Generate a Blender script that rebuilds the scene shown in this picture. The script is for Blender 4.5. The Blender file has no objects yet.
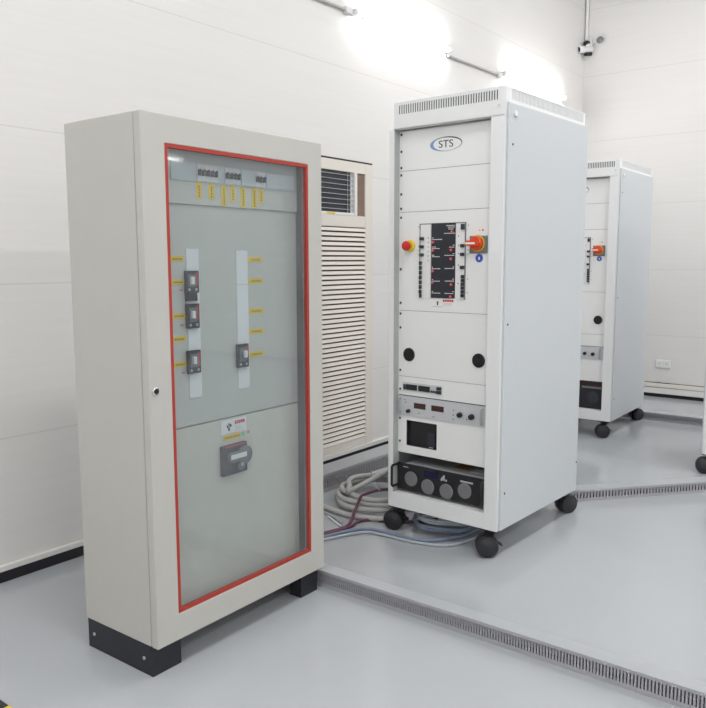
import bpy, bmesh, math, random
from mathutils import Vector, Matrix
random.seed(4)
PI = math.pi
T_BACK, T_BACKL, T_FRONT, T_LEFT, CEIL = 50, 42, 24, 52, 45  # all but the first drive unseen lamps added for light
scene = bpy.context.scene
COL = scene.collection

# ------------------------------------------------------------------ materials
def mat(name, col, rough=.5, metal=0, spec=.5, noise=0, nscale=40, bump=0, coat=0):
    m = bpy.data.materials.new(name); m.use_nodes = True
    nt = m.node_tree; b = nt.nodes['Principled BSDF']
    b.inputs['Base Color'].default_value = (*col, 1)
    b.inputs['Roughness'].default_value = rough
    b.inputs['Metallic'].default_value = metal
    b.inputs['Specular IOR Level'].default_value = spec
    b.inputs['Coat Weight'].default_value = coat
    if noise or bump:
        tc = nt.nodes.new('ShaderNodeTexCoord'); n = nt.nodes.new('ShaderNodeTexNoise')
        n.inputs['Scale'].default_value = nscale; n.inputs['Detail'].default_value = 4
        nt.links.new(tc.outputs['Object'], n.inputs['Vector'])
        if noise:
            r = nt.nodes.new('ShaderNodeMapRange')
            r.inputs['To Min'].default_value = 1 - noise; r.inputs['To Max'].default_value = 1 + noise
            nt.links.new(n.outputs['Fac'], r.inputs['Value'])
            mx = nt.nodes.new('ShaderNodeMix'); mx.data_type = 'RGBA'; mx.blend_type = 'MULTIPLY'
            mx.inputs['Factor'].default_value = 1; mx.inputs['A'].default_value = (*col, 1)
            nt.links.new(r.outputs['Result'], mx.inputs['B'])
            nt.links.new(mx.outputs['Result'], b.inputs['Base Color'])
        if bump:
            bp = nt.nodes.new('ShaderNodeBump'); bp.inputs['Strength'].default_value = bump
            bp.inputs['Distance'].default_value = .002
            nt.links.new(n.outputs['Fac'], bp.inputs['Height']); nt.links.new(bp.outputs['Normal'], b.inputs['Normal'])
    return m

def emit(name, col, s):
    m = bpy.data.materials.new(name); m.use_nodes = True; nt = m.node_tree
    b = nt.nodes['Principled BSDF']
    b.inputs['Base Color'].default_value = (*col, 1)
    b.inputs['Emission Color'].default_value = (*col, 1); b.inputs['Emission Strength'].default_value = s
    return m

def wall_material(name, col, seam):
    """insulated wall panels: joints every 0.62 m of height, a faint horizontal grain"""
    m = mat(name, col, .42); nt = m.node_tree; b = nt.nodes['Principled BSDF']
    N = nt.nodes.new; L = nt.links.new
    tc = N('ShaderNodeTexCoord'); sp = N('ShaderNodeSeparateXYZ'); L(tc.outputs['Object'], sp.inputs[0])
    def mth(op, a, bb=None):
        n = N('ShaderNodeMath'); n.operation = op
        for i, v in enumerate((a, bb)):
            if v is None: continue
            if hasattr(v, 'links'): L(v, n.inputs[i])
            else: n.inputs[i].default_value = v
        return n.outputs[0]
    ph = mth('FRACT', mth('DIVIDE', mth('ADD', sp.outputs['Z'], .030 + .003), .62))
    line = mth('LESS_THAN', ph, .005 / .62)
    mp = N('ShaderNodeMapping'); mp.inputs['Scale'].default_value = (.6, .6, 22)
    L(tc.outputs['Object'], mp.inputs['Vector'])
    nz = N('ShaderNodeTexNoise'); nz.inputs['Scale'].default_value = 2.2; nz.inputs['Detail'].default_value = 5
    L(mp.outputs['Vector'], nz.inputs['Vector'])
    r = N('ShaderNodeMapRange'); r.inputs['To Min'].default_value = .965; r.inputs['To Max'].default_value = 1.03
    L(nz.outputs['Fac'], r.inputs['Value'])
    mx = N('ShaderNodeMix'); mx.data_type = 'RGBA'; mx.blend_type = 'MULTIPLY'; mx.inputs['Factor'].default_value = 1
    mx.inputs['A'].default_value = (*col, 1); L(r.outputs['Result'], mx.inputs['B'])
    m2 = N('ShaderNodeMix'); m2.data_type = 'RGBA'; L(line, m2.inputs['Factor'])
    L(mx.outputs['Result'], m2.inputs['A']); m2.inputs['B'].default_value = (*seam, 1)
    L(m2.outputs['Result'], b.inputs['Base Color'])
    return m

def floor_material():
    m = mat('grey epoxy', (.42, .445, .47), .2, spec=.5); nt = m.node_tree; b = nt.nodes['Principled BSDF']
    N = nt.nodes.new; L = nt.links.new
    tc = N('ShaderNodeTexCoord')
    n1 = N('ShaderNodeTexNoise'); n1.inputs['Scale'].default_value = 1.1; n1.inputs['Detail'].default_value = 6
    L(tc.outputs['Object'], n1.inputs['Vector'])
    r = N('ShaderNodeMapRange'); r.inputs['To Min'].default_value = .93; r.inputs['To Max'].default_value = 1.07
    L(n1.outputs['Fac'], r.inputs['Value'])
    mx = N('ShaderNodeMix'); mx.data_type = 'RGBA'; mx.blend_type = 'MULTIPLY'; mx.inputs['Factor'].default_value = 1
    mx.inputs['A'].default_value = (.42, .445, .47, 1); L(r.outputs['Result'], mx.inputs['B'])
    # sparse specks of dirt
    v = N('ShaderNodeTexVoronoi'); v.inputs['Scale'].default_value = 3.2
    L(tc.outputs['Object'], v.inputs['Vector'])
    lt = N('ShaderNodeMath'); lt.operation = 'LESS_THAN'; lt.inputs[1].default_value = .022
    L(v.outputs['Distance'], lt.inputs[0])
    m2 = N('ShaderNodeMix'); m2.data_type = 'RGBA'; L(lt.outputs[0], m2.inputs['Factor'])
    L(mx.outputs['Result'], m2.inputs['A']); m2.inputs['B'].default_value = (.3, .31, .32, 1)
    L(m2.outputs['Result'], b.inputs['Base Color'])
    n2 = N('ShaderNodeTexNoise'); n2.inputs['Scale'].default_value = 3; n2.inputs['Detail'].default_value = 5
    L(tc.outputs['Object'], n2.inputs['Vector'])
    r2 = N('ShaderNodeMapRange'); r2.inputs['To Min'].default_value = .11; r2.inputs['To Max'].default_value = .21
    L(n2.outputs['Fac'], r2.inputs['Value']); L(r2.outputs['Result'], b.inputs['Roughness'])
    bp = N('ShaderNodeBump'); bp.inputs['Strength'].default_value = .05; bp.inputs['Distance'].default_value = .01
    L(n2.outputs['Fac'], bp.inputs['Height']); L(bp.outputs['Normal'], b.inputs['Normal'])
    return m

def glass_material():
    """thin acrylic pane: see-through, mirrors a little, with a film of dust that gathers at its edges"""
    m = bpy.data.materials.new('dusty acrylic'); m.use_nodes = True; nt = m.node_tree; nt.nodes.clear()
    N = nt.nodes.new; L = nt.links.new
    out = N('ShaderNodeOutputMaterial')
    tr = N('ShaderNodeBsdfTransparent'); tr.inputs['Color'].default_value = (.88, .91, .92, 1)
    gl = N('ShaderNodeBsdfGlossy'); gl.inputs['Roughness'].default_value = .035
    df = N('ShaderNodeBsdfDiffuse'); df.inputs['Color'].default_value = (.62, .62, .66, 1)
    lw = N('ShaderNodeLayerWeight'); lw.inputs['Blend'].default_value = .5
    pw = N('ShaderNodeMath'); pw.operation = 'POWER'; pw.inputs[1].default_value = 5; L(lw.outputs['Facing'], pw.inputs[0])
    fr = N('ShaderNodeMath'); fr.operation = 'MULTIPLY_ADD'; fr.inputs[1].default_value = .95; fr.inputs[2].default_value = .04; L(pw.outputs[0], fr.inputs[0])
    m1 = N('ShaderNodeMixShader'); L(fr.outputs[0], m1.inputs[0]); L(tr.outputs[0], m1.inputs[1]); L(gl.outputs[0], m1.inputs[2])
    tc = N('ShaderNodeTexCoord'); nz = N('ShaderNodeTexNoise'); nz.inputs['Scale'].default_value = 4; nz.inputs['Detail'].default_value = 6
    L(tc.outputs['Object'], nz.inputs['Vector'])
    r = N('ShaderNodeMapRange'); r.inputs['From Min'].default_value = .3; r.inputs['From Max'].default_value = .75
    r.inputs['To Min'].default_value = .015; r.inputs['To Max'].default_value = .10
    L(nz.outputs['Fac'], r.inputs['Value'])
    m2 = N('ShaderNodeMixShader'); L(r.outputs['Result'], m2.inputs[0]); L(m1.outputs[0], m2.inputs[1]); L(df.outputs[0], m2.inputs[2])
    L(m2.outputs[0], out.inputs['Surface'])
    return m

M = dict(
    wall=wall_material('white wall panel', (.79, .78, .768), (.69, .675, .655)),
    floor=floor_material(), glass=glass_material(),
    ceil=mat('ceiling white', (.8, .8, .79), .7),
    trim=mat('white trim', (.80, .79, .76), .4),
    kerb=mat('pale kerb', (.62, .61, .59), .6, noise=.08, nscale=12),
    skirt=mat('black skirting', (.012, .012, .018), .5),
    cab=mat('light grey enamel', (.50, .495, .465), .38, noise=.02, nscale=8),
    inner=mat('grey green mounting plate', (.61, .61, .565), .42),
    inner_low=mat('pale grey green cover plate', (.68, .66, .58), .42),
    inner_light=mat('pale plastic cover', (.66, .70, .72), .45),
    red=mat('red gasket', (.38, .03, .018), .5),
    plinth=mat('charcoal plinth', (.014, .015, .022), .5),
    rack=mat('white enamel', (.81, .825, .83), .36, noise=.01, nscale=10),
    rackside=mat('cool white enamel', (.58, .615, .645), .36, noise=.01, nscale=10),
    panel=mat('white panel', (.85, .857, .855), .42),
    dark=mat('dark interior', (.02, .02, .022), .8),
    black=mat('black plastic', (.013, .013, .016), .42),
    wheel=mat('black rubber', (.022, .022, .026), .5),
    charcoal=mat('charcoal plastic', (.028, .032, .042), .42),
    mid=mat('mid grey', (.17, .18, .19), .5),
    grey=mat('light grey', (.45, .46, .48), .5),
    silver=mat('brushed silver', (.64, .66, .69), .4, metal=.25, noise=.05, nscale=60),
    steel=mat('galvanised steel', (.40, .41, .43), .5, metal=.1, noise=.1, nscale=30),
    chrome=mat('chrome', (.75, .75, .75), .2, metal=1),
    channel=mat('dusty channel', (.10, .105, .11), .8),
    duct=mat('grey trunking plastic', (.38, .38, .405), .5),
    lid=mat('trunking lid', (.40, .42, .445), .3),
    greypipe=mat('grey pipe', (.52, .51, .50), .5),
    rail=mat('grey reveal', (.42, .44, .43), .5),
    screw=mat('dark screw', (.05, .05, .055), .4, metal=.4),
    board=mat('mimic panel black', (.02, .022, .032), .38),
    redp=mat('red plastic', (.60, .02, .02), .35),
    led=mat('crimson lens', (.62, .02, .07), .3),
    amber=mat('muted amber', (.42, .27, .10), .6),
    orange=mat('red orange plastic', (.72, .07, .02), .35),
    yellow=mat('yellow plastic', (.80, .58, .03), .4),
    ylabel=mat('yellow label', (.86, .60, .03), .6),
    white=mat('white plastic', (.82, .82, .82), .4),
    paper=mat('white label', (.86, .86, .86), .6),
    ink=mat('black ink', (.03, .03, .035), .6),
    redink=mat('red ink', (.55, .03, .05), .6),
    pink=mat('faint red ink', (.70, .25, .25), .6),
    green=mat('green ink', (.2, .55, .3), .6),
    blue=mat('blue sticker', (.04, .09, .50), .5),
    logoblue=mat('logo blue', (.20, .33, .55), .5),
    louvre=mat('cream louvre', (.78, .74, .68), .45),
    brown=mat('brown board', (.23, .15, .12), .7, noise=.2, nscale=20),
    brownin=mat('brown louvre shadow', (.17, .075, .05), .8),
    conduit=mat('grey conduit', (.46, .46, .45), .5),
    bluecab=mat('blue grey cable', (.20, .245, .34), .45),
    greycab=mat('grey cable', (.40, .43, .48), .45),
    purple=mat('dark purple cable', (.13, .045, .08), .5),
    fan=mat('grille grey', (.20, .20, .205), .6),
    display=mat('dark red display', (.06, .022, .022), .25),
    lcd=mat('blue lcd', (.012, .013, .06), .25),
    tube=emit('lit tube back wall', (1, .985, .965), T_BACK), add_tubebl=emit('added tube back wall far left', (1, .985, .965), T_BACKL),  # the far left tube is unseen, added for its light
    add_tubef=emit('added tube front wall', (1, .985, .965), T_FRONT), add_tubel=emit('added tube left wall', (1, .985, .965), T_LEFT),  # both for unseen tubes added to light the room
    tapeb=mat('tape black', (.02, .02, .02), .6), tapey=mat('tape yellow', (.85, .62, .03), .6),
)

# ------------------------------------------------------------------ mesh builder
class MB:
    def __init__(s): s.bm = bmesh.new(); s.mats = []; s.mi = 0
    def use(s, m):
        m = M[m] if isinstance(m, str) else m
        if m not in s.mats: s.mats.append(m)
        s.mi = s.mats.index(m); return s
    def face(s, vs):
        try: f = s.bm.faces.new(vs)
        except ValueError: return
        f.material_index = s.mi
    def hexa(s, p):
        v = [s.bm.verts.new(q) for q in p]
        for i in ((0,3,2,1),(4,5,6,7),(0,1,5,4),(1,2,6,5),(2,3,7,6),(3,0,4,7)): s.face([v[k] for k in i])
    def box(s, x0, x1, y0, y1, z0, z1):
        x0, x1 = sorted((x0, x1)); y0, y1 = sorted((y0, y1)); z0, z1 = sorted((z0, z1))
        s.hexa([(x0,y0,z0),(x1,y0,z0),(x1,y1,z0),(x0,y1,z0),(x0,y0,z1),(x1,y0,z1),(x1,y1,z1),(x0,y1,z1)]); return s
    def lathe(s, origin, axis, prof, seg=24, mats=None):
        """revolve (r, t) pairs about axis through origin; t runs along axis"""
        o = Vector(origin); a = Vector(axis).normalized()
        e1 = a.orthogonal().normalized(); e2 = a.cross(e1)
        rings = []
        for r, t in prof:
            if r < 1e-6: rings.append([s.bm.verts.new(o + a * t)])
            else: rings.append([s.bm.verts.new(o + a * t + (e1 * math.cos(2*PI*k/seg) + e2 * math.sin(2*PI*k/seg)) * r) for k in range(seg)])
        for i in range(len(rings) - 1):
            A, B = rings[i], rings[i+1]
            if mats: s.use(mats[i])
            for k in range(seg):
                k2 = (k + 1) % seg
                if len(A) == 1 and len(B) == 1: continue
                if len(A) == 1: s.face([A[0], B[k2], B[k]])
                elif len(B) == 1: s.face([A[k], A[k2], B[0]])
                else: s.face([A[k], A[k2], B[k2], B[k]])
        return s
    def cyl(s, p, axis, r, h, seg=20):
        c = min(r, h) * .12
        return s.lathe(p, axis, [(0, 0), (r - c, 0), (r, c), (r, h - c), (r - c, h), (0, h)], seg)
    def tube(s, pts, r, seg=10, closed=False):
        pts = [Vector(p) for p in pts]; n = len(pts); rings = []
        up = Vector((0, 0, 1)); prev = None
        for i in range(n):
            d = (pts[min(i+1, n-1)] - pts[max(i-1, 0)])
            d = d.normalized() if d.length > 1e-9 else Vector((1, 0, 0))
            if prev is None: e1 = d.cross(up) if abs(d.z) < .95 else d.cross(Vector((1, 0, 0)))
            else: e1 = prev - d * prev.dot(d)
            e1.normalize(); e2 = d.cross(e1); prev = e1
            rings.append([s.bm.verts.new(pts[i] + (e1*math.cos(2*PI*k/seg) + e2*math.sin(2*PI*k/seg))*r) for k in range(seg)])
        for i in range(n - 1):
            for k in range(seg):
                k2 = (k+1) % seg; s.face([rings[i][k], rings[i][k2], rings[i+1][k2], rings[i+1][k]])
        s.face(rings[0][::-1]); s.face(rings[-1]); return s
    def ring(s, x0, x1, z0, z1, gx0, gx1, gz0, gz1, y0, y1):
        """upright plate (in x and z, from y0 to y1) with a rectangular opening"""
        O = [(x0, z0), (x1, z0), (x1, z1), (x0, z1)]; I = [(gx0, gz0), (gx1, gz0), (gx1, gz1), (gx0, gz1)]
        L = [[s.bm.verts.new((x, y, z)) for x, z in q] for y in (y0, y1) for q in (O, I)]
        for k in range(4):
            j = (k+1) % 4
            s.face([L[0][k], L[0][j], L[1][j], L[1][k]]); s.face([L[2][k], L[3][k], L[3][j], L[2][j]])
            s.face([L[0][k], L[2][k], L[2][j], L[0][j]]); s.face([L[1][k], L[1][j], L[3][j], L[3][k]])
        return s
    def plate(s, pts, n, t):
        """flat polygon pts thickened by t along n"""
        n = Vector(n).normalized() * t
        a = [s.bm.verts.new(Vector(p)) for p in pts]; b = [s.bm.verts.new(Vector(p) + n) for p in pts]
        s.face(a[::-1]); s.face(b)
        for i in range(len(a)):
            j = (i+1) % len(a); s.face([a[i], a[j], b[j], b[i]])
        return s
    def mesh_verts(s, verts, faces):
        v = [s.bm.verts.new(p) for p in verts]
        for f in faces: s.face([v[i] for i in f])
    def build(s, name, parent=None, bev=0, smooth=False, default=None):
        bmesh.ops.recalc_face_normals(s.bm, faces=s.bm.faces[:])
        me = bpy.data.meshes.new(name); s.bm.to_mesh(me); s.bm.free()
        for m in s.mats: me.materials.append(m)
        o = bpy.data.objects.new(name, me); COL.objects.link(o)
        if parent: o.parent = parent
        if smooth:
            for p in me.polygons: p.use_smooth = True
            me.set_sharp_from_angle(angle=math.radians(38))
        if bev:
            b = o.modifiers.new('edge', 'BEVEL'); b.width = bev; b.segments = 2; b.limit_method = 'ANGLE'; b.angle_limit = math.radians(50)
        return o

def text_mesh(txt, size):
    c = bpy.data.curves.new('t', 'FONT'); c.body = txt; c.size = size; c.align_x = 'CENTER'; c.align_y = 'CENTER'; c.extrude = .0004
    o = bpy.data.objects.new('t', c); COL.objects.link(o)
    dg = bpy.context.evaluated_depsgraph_get(); dg.update()
    me = bpy.data.meshes.new_from_object(o.evaluated_get(dg))
    vs = [tuple(v.co) for v in me.vertices]; fs = [tuple(p.vertices) for p in me.polygons]
    bpy.data.objects.remove(o); bpy.data.curves.remove(c); bpy.data.meshes.remove(me)
    return vs, fs

def thing(name, label, cat, loc=(0,0,0), yaw=0, group=None):
    o = bpy.data.objects.new(name, None); COL.objects.link(o); o.empty_display_size = .1
    o.location = loc; o.rotation_euler = (0, 0, yaw)
    o['label'] = label; o['category'] = cat
    if group: o['group'] = group
    return o
def tag(o, label, cat, group=None):
    o['label'] = label; o['category'] = cat
    if group: o['group'] = group
    return o
def struct(o): o['kind'] = 'structure'; return o
def lab(o, label): o['label'] = label; return o

# ------------------------------------------------------------------ room
XL, XR, YF, YB, ZC = -4.0, 7.511, -4.6, 2.972, 4.3
b = MB().use('floor').box(XL, XR, YF, YB, -.1, 0); struct(b.build('floor'))
b = MB().use('ceil').box(XL-.1, XR+.1, YF-.1, YB+.1, ZC, ZC+.1); struct(b.build('ceiling'))
for n, a in dict(wall_back=(XL-.1, XR+.1, YB, YB+.1), wall_front=(XL-.1, XR+.1, YF-.1, YF), wall_left=(XL-.1, XL, YF, YB), wall_right=(XR, XR+.1, YF, YB)).items():
    b = MB().use('wall').box(*a, -.1, ZC); struct(b.build(n))

# skirtings: black band under a white moulding
LX0, LX1 = 2.70, 4.016           # the louvre unit in the back wall
b = MB().use('skirt').box(XL, LX0, YB-.012, YB, 0, .047).use('trim').box(XL, LX0, YB-.018, YB, .047, .071)
b.use('skirt').box(LX0, 4.9, YB-.012, YB, .034, .078).use('trim').box(LX0, 4.9, YB-.020, YB, .078, .106)
b.use('skirt').box(4.9, XR, YB-.012, YB, 0, .047).use('trim').box(4.9, XR, YB-.018, YB, .047, .071)
struct(b.build('baseboard_back', bev=.002))
b = MB().use('kerb').box(LX0-.2, 4.9, YB-.028, YB-.0005, 0, .034); struct(b.build('trim_1', bev=.003))
b = MB().use('skirt').box(XR-.012, XR, YF, YB-.03, 0, .036).use('trim').box(XR-.035, XR, YF, YB-.03, .036, .088)
b.use('kerb').box(XR-.018, XR, YF, YB-.03, .088, .097).use('trim').box(XR-.03, XR, YF, YB-.03, .097, .132).use('brown').box(XR-.012, XR, YF, YB-.03, .132, .139)
struct(b.build('baseboard_right', bev=.002))
for n, a in dict(baseboard_left=(XL, XL+.012, YF, YB-.03), baseboard_front=(XL+.02, XR-.04, YF, YF+.012)).items():
    b = MB().use('skirt').box(*a, 0, .047).use('trim').box(*a, .047, .071); struct(b.build(n))

# ------------------------------------------------------------------ wall tube lamps
def tube_lamp(x0, x1, y, z, facing, label, group, tube='tube', left=False):
    """batten lamp along x on a wall; facing = +1/-1 direction of the room along y"""
    t = thing('tube_lamp', label, 'wall lamp', (XL, (x0+x1)/2, z) if left else ((x0+x1)/2, y, z), -PI/2 if left else 0, group)
    h = (x1-x0)/2; f = facing
    MB().use('white').box(-h, h, 0, f*.022, -.011, .011).build('batten', t, bev=.002)
    MB().use(tube).lathe((-h+.03, f*.038, 0), (1, 0, 0), [(0, 0), (.010, .001), (.013, .006), (.013, 2*h-.066), (.010, 2*h-.061), (0, 2*h-.06)], 14).build('lamp_tube', t, smooth=True)
    for s in (-1, 1):
        MB().use('white').box(s*h, s*(h-.03), 0, f*.052, -.017, .017).build('end_cap', t, bev=.003)
    return t
tube_lamp(3.80, 4.92, YB, 2.785, -1, 'lit white tube lamp on the back wall, left one above the louvre and rack', 'tube lamps along the back wall')
tube_lamp(5.75, 6.99, YB, 2.785, -1, 'lit white tube lamp on the back wall, right one nearest the room corner', 'tube lamps along the back wall')
tube_lamp(-.35, .85, YB, 2.785, -1, 'added white tube lamp, unseen on the back wall beyond the left edge of the view', 'tube lamps along the back wall', 'add_tubebl')  # unseen tube added to brighten the upper left of the wall
for x in (-2.4, -.1, 2.2, 4.5, 6.75):
    tube_lamp(x-.58, x+.58, YF, 2.68, 1, 'added white tube lamp on the unseen front wall behind the viewer', 'added tube lamps along the front wall', 'add_tubef')  # unseen tubes, guessed from glints in the pane, added for light from the front
for y in (-3.4, -1.4, .6, 2.2):
    tube_lamp(y-.58, y+.58, 0, 2.785, 1, 'added white tube lamp on the unseen left wall behind the viewer', 'added tube lamps along the left wall', 'add_tubel', True)  # unseen tubes added to light the faces turned left
def conduit(x0, x1, z0, z1, label):
    t = thing('wiring_conduit', label, 'conduit', (x0, YB-.014, z0))
    MB().use('greypipe').tube([(0, 0, 0), (x1-x0, 0, z1-z0)], .0085, 10).build('pipe', t, smooth=True)
    MB().use('white').box(x1-x0-.0, x1-x0+.06, -.016, .0138, z1-z0-.02, z1-z0+.02).build('connector', t, bev=.004)
conduit(2.4, 3.735, 2.768, 2.782, 'thin grey conduit running along the back wall to the left tube lamp')
conduit(4.925, 5.685, 2.755, 2.765, 'thin grey conduit on the back wall between the two tube lamps')

# ------------------------------------------------------------------ louvre unit in the back wall
lv = thing('louvre_unit', 'cream louvred wall panel with a dark wire grille window at its top', 'louvre panel', (0, YB, .108))
z0, z1 = .108, 1.902
b = MB().use('louvre')
ya, yb_ = -.014, 0
b.box(3.938, LX1, ya, yb_, 0, z1-z0).box(LX0, LX0+.078, ya, yb_, 0, z1-z0)
b.box(LX0+.078, 3.938, ya, yb_, 1.838-z0, z1-z0).box(LX0+.078, 3.938, ya, yb_, 1.506-z0, 1.577-z0).box(LX0+.078, 3.938, ya, yb_, 0, .155-z0)
b.build('frame', lv, bev=.002)
MB().use('dark').box(LX0-.006, LX1+.008, -.004, -.0005, z1-z0, z1-z0+.012).box(LX1, LX1+.006, -.004, -.0005, 0, z1-z0).build('edge_line', lv)  # dark line along the top and right edges
MB().use('brownin').box(LX0+.078, 3.938, -.003, -.0008, .155-z0, 1.506-z0).build('shadow_backing', lv)  # brown colours in the shadow lines and interior between the blades
b = MB().use('louvre'); n = 46; pitch = (1.506-.155)/n
for i in range(n):
    z = .155 - z0 + pitch*(i+.5)
    # blade leans outwards at its lower edge
    zt, zb = z + pitch*.30, z - pitch*.36
    b.hexa([(LX0+.078, -.016, zb), (3.938, -.016, zb), (3.938, -.0135, zb), (LX0+.078, -.0135, zb),
            (LX0+.078, -.008, zt), (3.938, -.008, zt), (3.938, -.0055, zt), (LX0+.078, -.0055, zt)])
b.build('louvre_blades', lv)
MB().use('board').box(LX0+.078, 3.80, -.003, -.0008, 1.577-z0, 1.838-z0).build('dark_opening', lv)
MB().use('brown').box(3.846, 3.938, -.005, -.0008, 1.577-z0, 1.838-z0).build('side_board', lv)
b = MB().use('white').box(3.822, 3.846, -.02, -.0008, 1.577-z0, 1.838-z0).box(LX0+.078, 3.822, -.016, -.0008, 1.577-z0, 1.592-z0); b.build('grille_frame', lv)
b = MB().use('grey')
for i in range(8): b.tube([(LX0+.08, -.011, 1.612-z0+i*.0295), (3.822, -.011, 1.612-z0+i*.0295)], .0022, 6)
for x in (3.765, 3.79): b.tube([(x, -.008, 1.592-z0), (x, -.008, 1.837-z0)], .002, 6)
b.build('wire_grille', lv, smooth=True)
MB().use('yellow').box(3.555, 3.63, -.0175, -.016, 1.58-z0, 1.59-z0).build('yellow_sticker', lv)

# ------------------------------------------------------------------ slotted cable trunking on the floor
def trunking(p0, p1, w, h, pitch, label):
    """runs p0 -> p1 along its viewer-side foot; the body lies to the left of that line"""
    d = Vector((p1[0]-p0[0], p1[1]-p0[1], 0)); Lg = d.length; yaw = math.atan2(d.y, d.x)
    t = thing('cable_trunking', label, 'cable trunking', (p0[0], p0[1], 0), yaw)
    MB().use('duct').box(0, Lg, .002, w-.002, .0004, .003).build('base', t)
    a, c = h*.25, h*.86
    MB().use('duct').box(0, Lg, w-.002, w, .0004, h-.002).build('plain_wall', t)
    for y0 in (0,):
        b = MB().use('duct').box(0, Lg, y0, y0+.002, .0004, a).box(0, Lg, y0, y0+.002, c, h-.002)
        k = int(Lg/pitch)
        for q in range(k): b.box(q*pitch, q*pitch+pitch*.56, y0, y0+.002, a, c)
        b.build('slotted_wall', t)
    MB().use('duct').box(0, Lg, -.0015, 0, h-.010, h).box(0, Lg, w, w+.0015, h-.010, h).use('lid').box(0, Lg, -.0015, w+.0015, h, h+.002).build('lid', t)
    return t
trunking((2.245, 2.60), (2.245, -1.6), .06, .066, .0105, 'long grey slotted cable trunking crossing the floor from the right foot of the glass-door cabinet')
trunking((3.86, 1.572), (5.55, .139), .09, .060, .019, 'grey slotted cable trunking running off to the right from behind the nearer rack')
trunking((2.5, 2.70), (4.6, 2.70), .14, .104, .0165, 'grey slotted cable trunking along the back wall below the louvre')
trunking((6.36, 2.80), (6.36, -1.0), .12, .060, .0125, 'far grey slotted cable trunking on the floor in front of the right wall')

# ------------------------------------------------------------------ glass door cabinet
A = thing('distribution_cabinet', 'light grey electrical cabinet with a red-edged glass door on a black plinth', 'electrical cabinet', (1.4017, 1.8558, 0), .0169)
W, D, ZB, ZT = .8158, .3755, .1022, 1.7287
yd = .031                                            # door thickness
t_ = .014
b = MB().use('cab')
b.box(0, t_, yd+.003, D, ZB, ZT).box(W-t_, W, yd+.003, D, ZB, ZT).box(t_, W-t_, D-t_, D, ZB, ZT)
b.box(t_, W-t_, yd+.003, D-t_, ZT-t_, ZT).box(t_, W-t_, yd+.003, D-t_, ZB, ZB+t_)
b.build('body', A, bev=.003)
# door
gx0, gx1, gz0, gz1 = .086, .740, .189, 1.646
b = MB().use('cab').ring(0, W, ZB, ZT, gx0, gx1, gz0, gz1, 0, yd)
door = b.build('door', A, bev=.0025)
g = .0115
b = MB().use('red').box(gx0, gx0+g, .0015, .018, gz0, gz1).box(gx1-g, gx1, .0015, .018, gz0, gz1).box(gx0+g, gx1-g, .0015, .018, gz1-g, gz1).box(gx0+g, gx1-g, .0015, .018, gz0, gz0+g)
lab(b.build('gasket', door), 'red rubber gasket around the pane')
MB().use('glass').box(gx0+g*.5, gx1-g*.5, .007, .009, gz0+g*.5, gz1-g*.5).build('pane', door)
b = MB().use('chrome').lathe((.022, 0, .913), (0, -1, 0), [(.0125, 0), (.0125, .004), (.009, .006), (.0085, .004)], 20)
b.use('black').lathe((.022, -.003, .913), (0, -1, 0), [(.0085, 0), (.0075, .002), (0, .002)], 16).box(.0205, .0235, -.006, -.005, .907, .919)
lab(b.build('lock', door, smooth=True), 'small chrome cam lock')
# plinth feet
for k, (xa, xb) in enumerate(((.004, .118), (.715, W-.004))):
    b = MB().use('plinth').box(xa, xb, .034, .036+.003, 0, ZB).box(xa, xb, D-.008, D-.004, 0, ZB)
    s = xa if k == 0 else xb-.004
    b.box(s, s+.004, .036, D-.004, 0, ZB).box(xa, xb, .036, D-.004, ZB-.004, ZB)
    b.box((xb-.004) if k == 0 else xa, xb if k == 0 else xa+.004, .036, .09, 0, ZB)
    p = b.build('plinth', A)
    sx = -1 if k == 0 else 1
    for yy in (.075, .338): MB().use('grey').cyl((xa if k == 0 else xb, yy, .052), (sx, 0, 0), .006, .003, 10).build('plinth_bolt', p)
# inside: mounting plates
PY = .060
b = MB().use('inner').box(.020, .738, PY, PY+.003, .768, 1.4765)
b.build('mounting_plate', A, bev=.0006)
MB().use('inner_low').box(.020, .738, PY, PY+.003, .125, .764).build('mounting_plate', A, bev=.0006)
b = MB().use('inner').box(.020, .738, PY-.006, PY+.003, 1.4775, 1.700); b.build('top_cover', A, bev=.001)
MB().use('inner').box(.020, .738, PY+.02, PY+.03, ZB+.02, ZT-.02).build('rear_shade', A)
MB().use('inner_light').box(.150, .722, PY-.009, PY-.006, 1.5495, 1.607).build('breaker_slot', A, bev=.0008)
P = PY - .009
def mcb(x, w):
    x -= .003
    b = MB().use('white').box(x, x+w, P-.004, P, 1.5535, 1.604).use('charcoal').box(x+.002, x+w-.004, P-.010, P-.004, 1.569, 1.5865).use('black').box(x+.003, x+w-.006, P-.013, P-.010, 1.580, 1.589)
    b.build('miniature_breaker', A)
for i in range(5): mcb(.256+i*.0175, .0165)
for i in range(4): mcb(.376+i*.0175, .0165)
for i in range(3): mcb(.519+i*.0165, .0155)
MB().use('inner_light').box(.449, .514, P-.005, P, 1.554, 1.604).box(.572, .715, P-.003, P, 1.554, 1.604).build('blanking_plate', A)
for x, za in ((.263, 1.498), (.316, 1.498), (.371, 1.479), (.412, 1.496), (.460, 1.480), (.514, 1.480), (.5485, 1.500)):
    b = MB().use('ylabel').box(x-.012, x+.012, PY-.0072, PY-.006, za, 1.5485).use('ink')
    zz = za + .006
    while zz < 1.54: b.box(x-.002, x+.003, PY-.0076, PY-.0072, zz, zz+.005); zz += .0095
    b.build('yellow_label', A)
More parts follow.
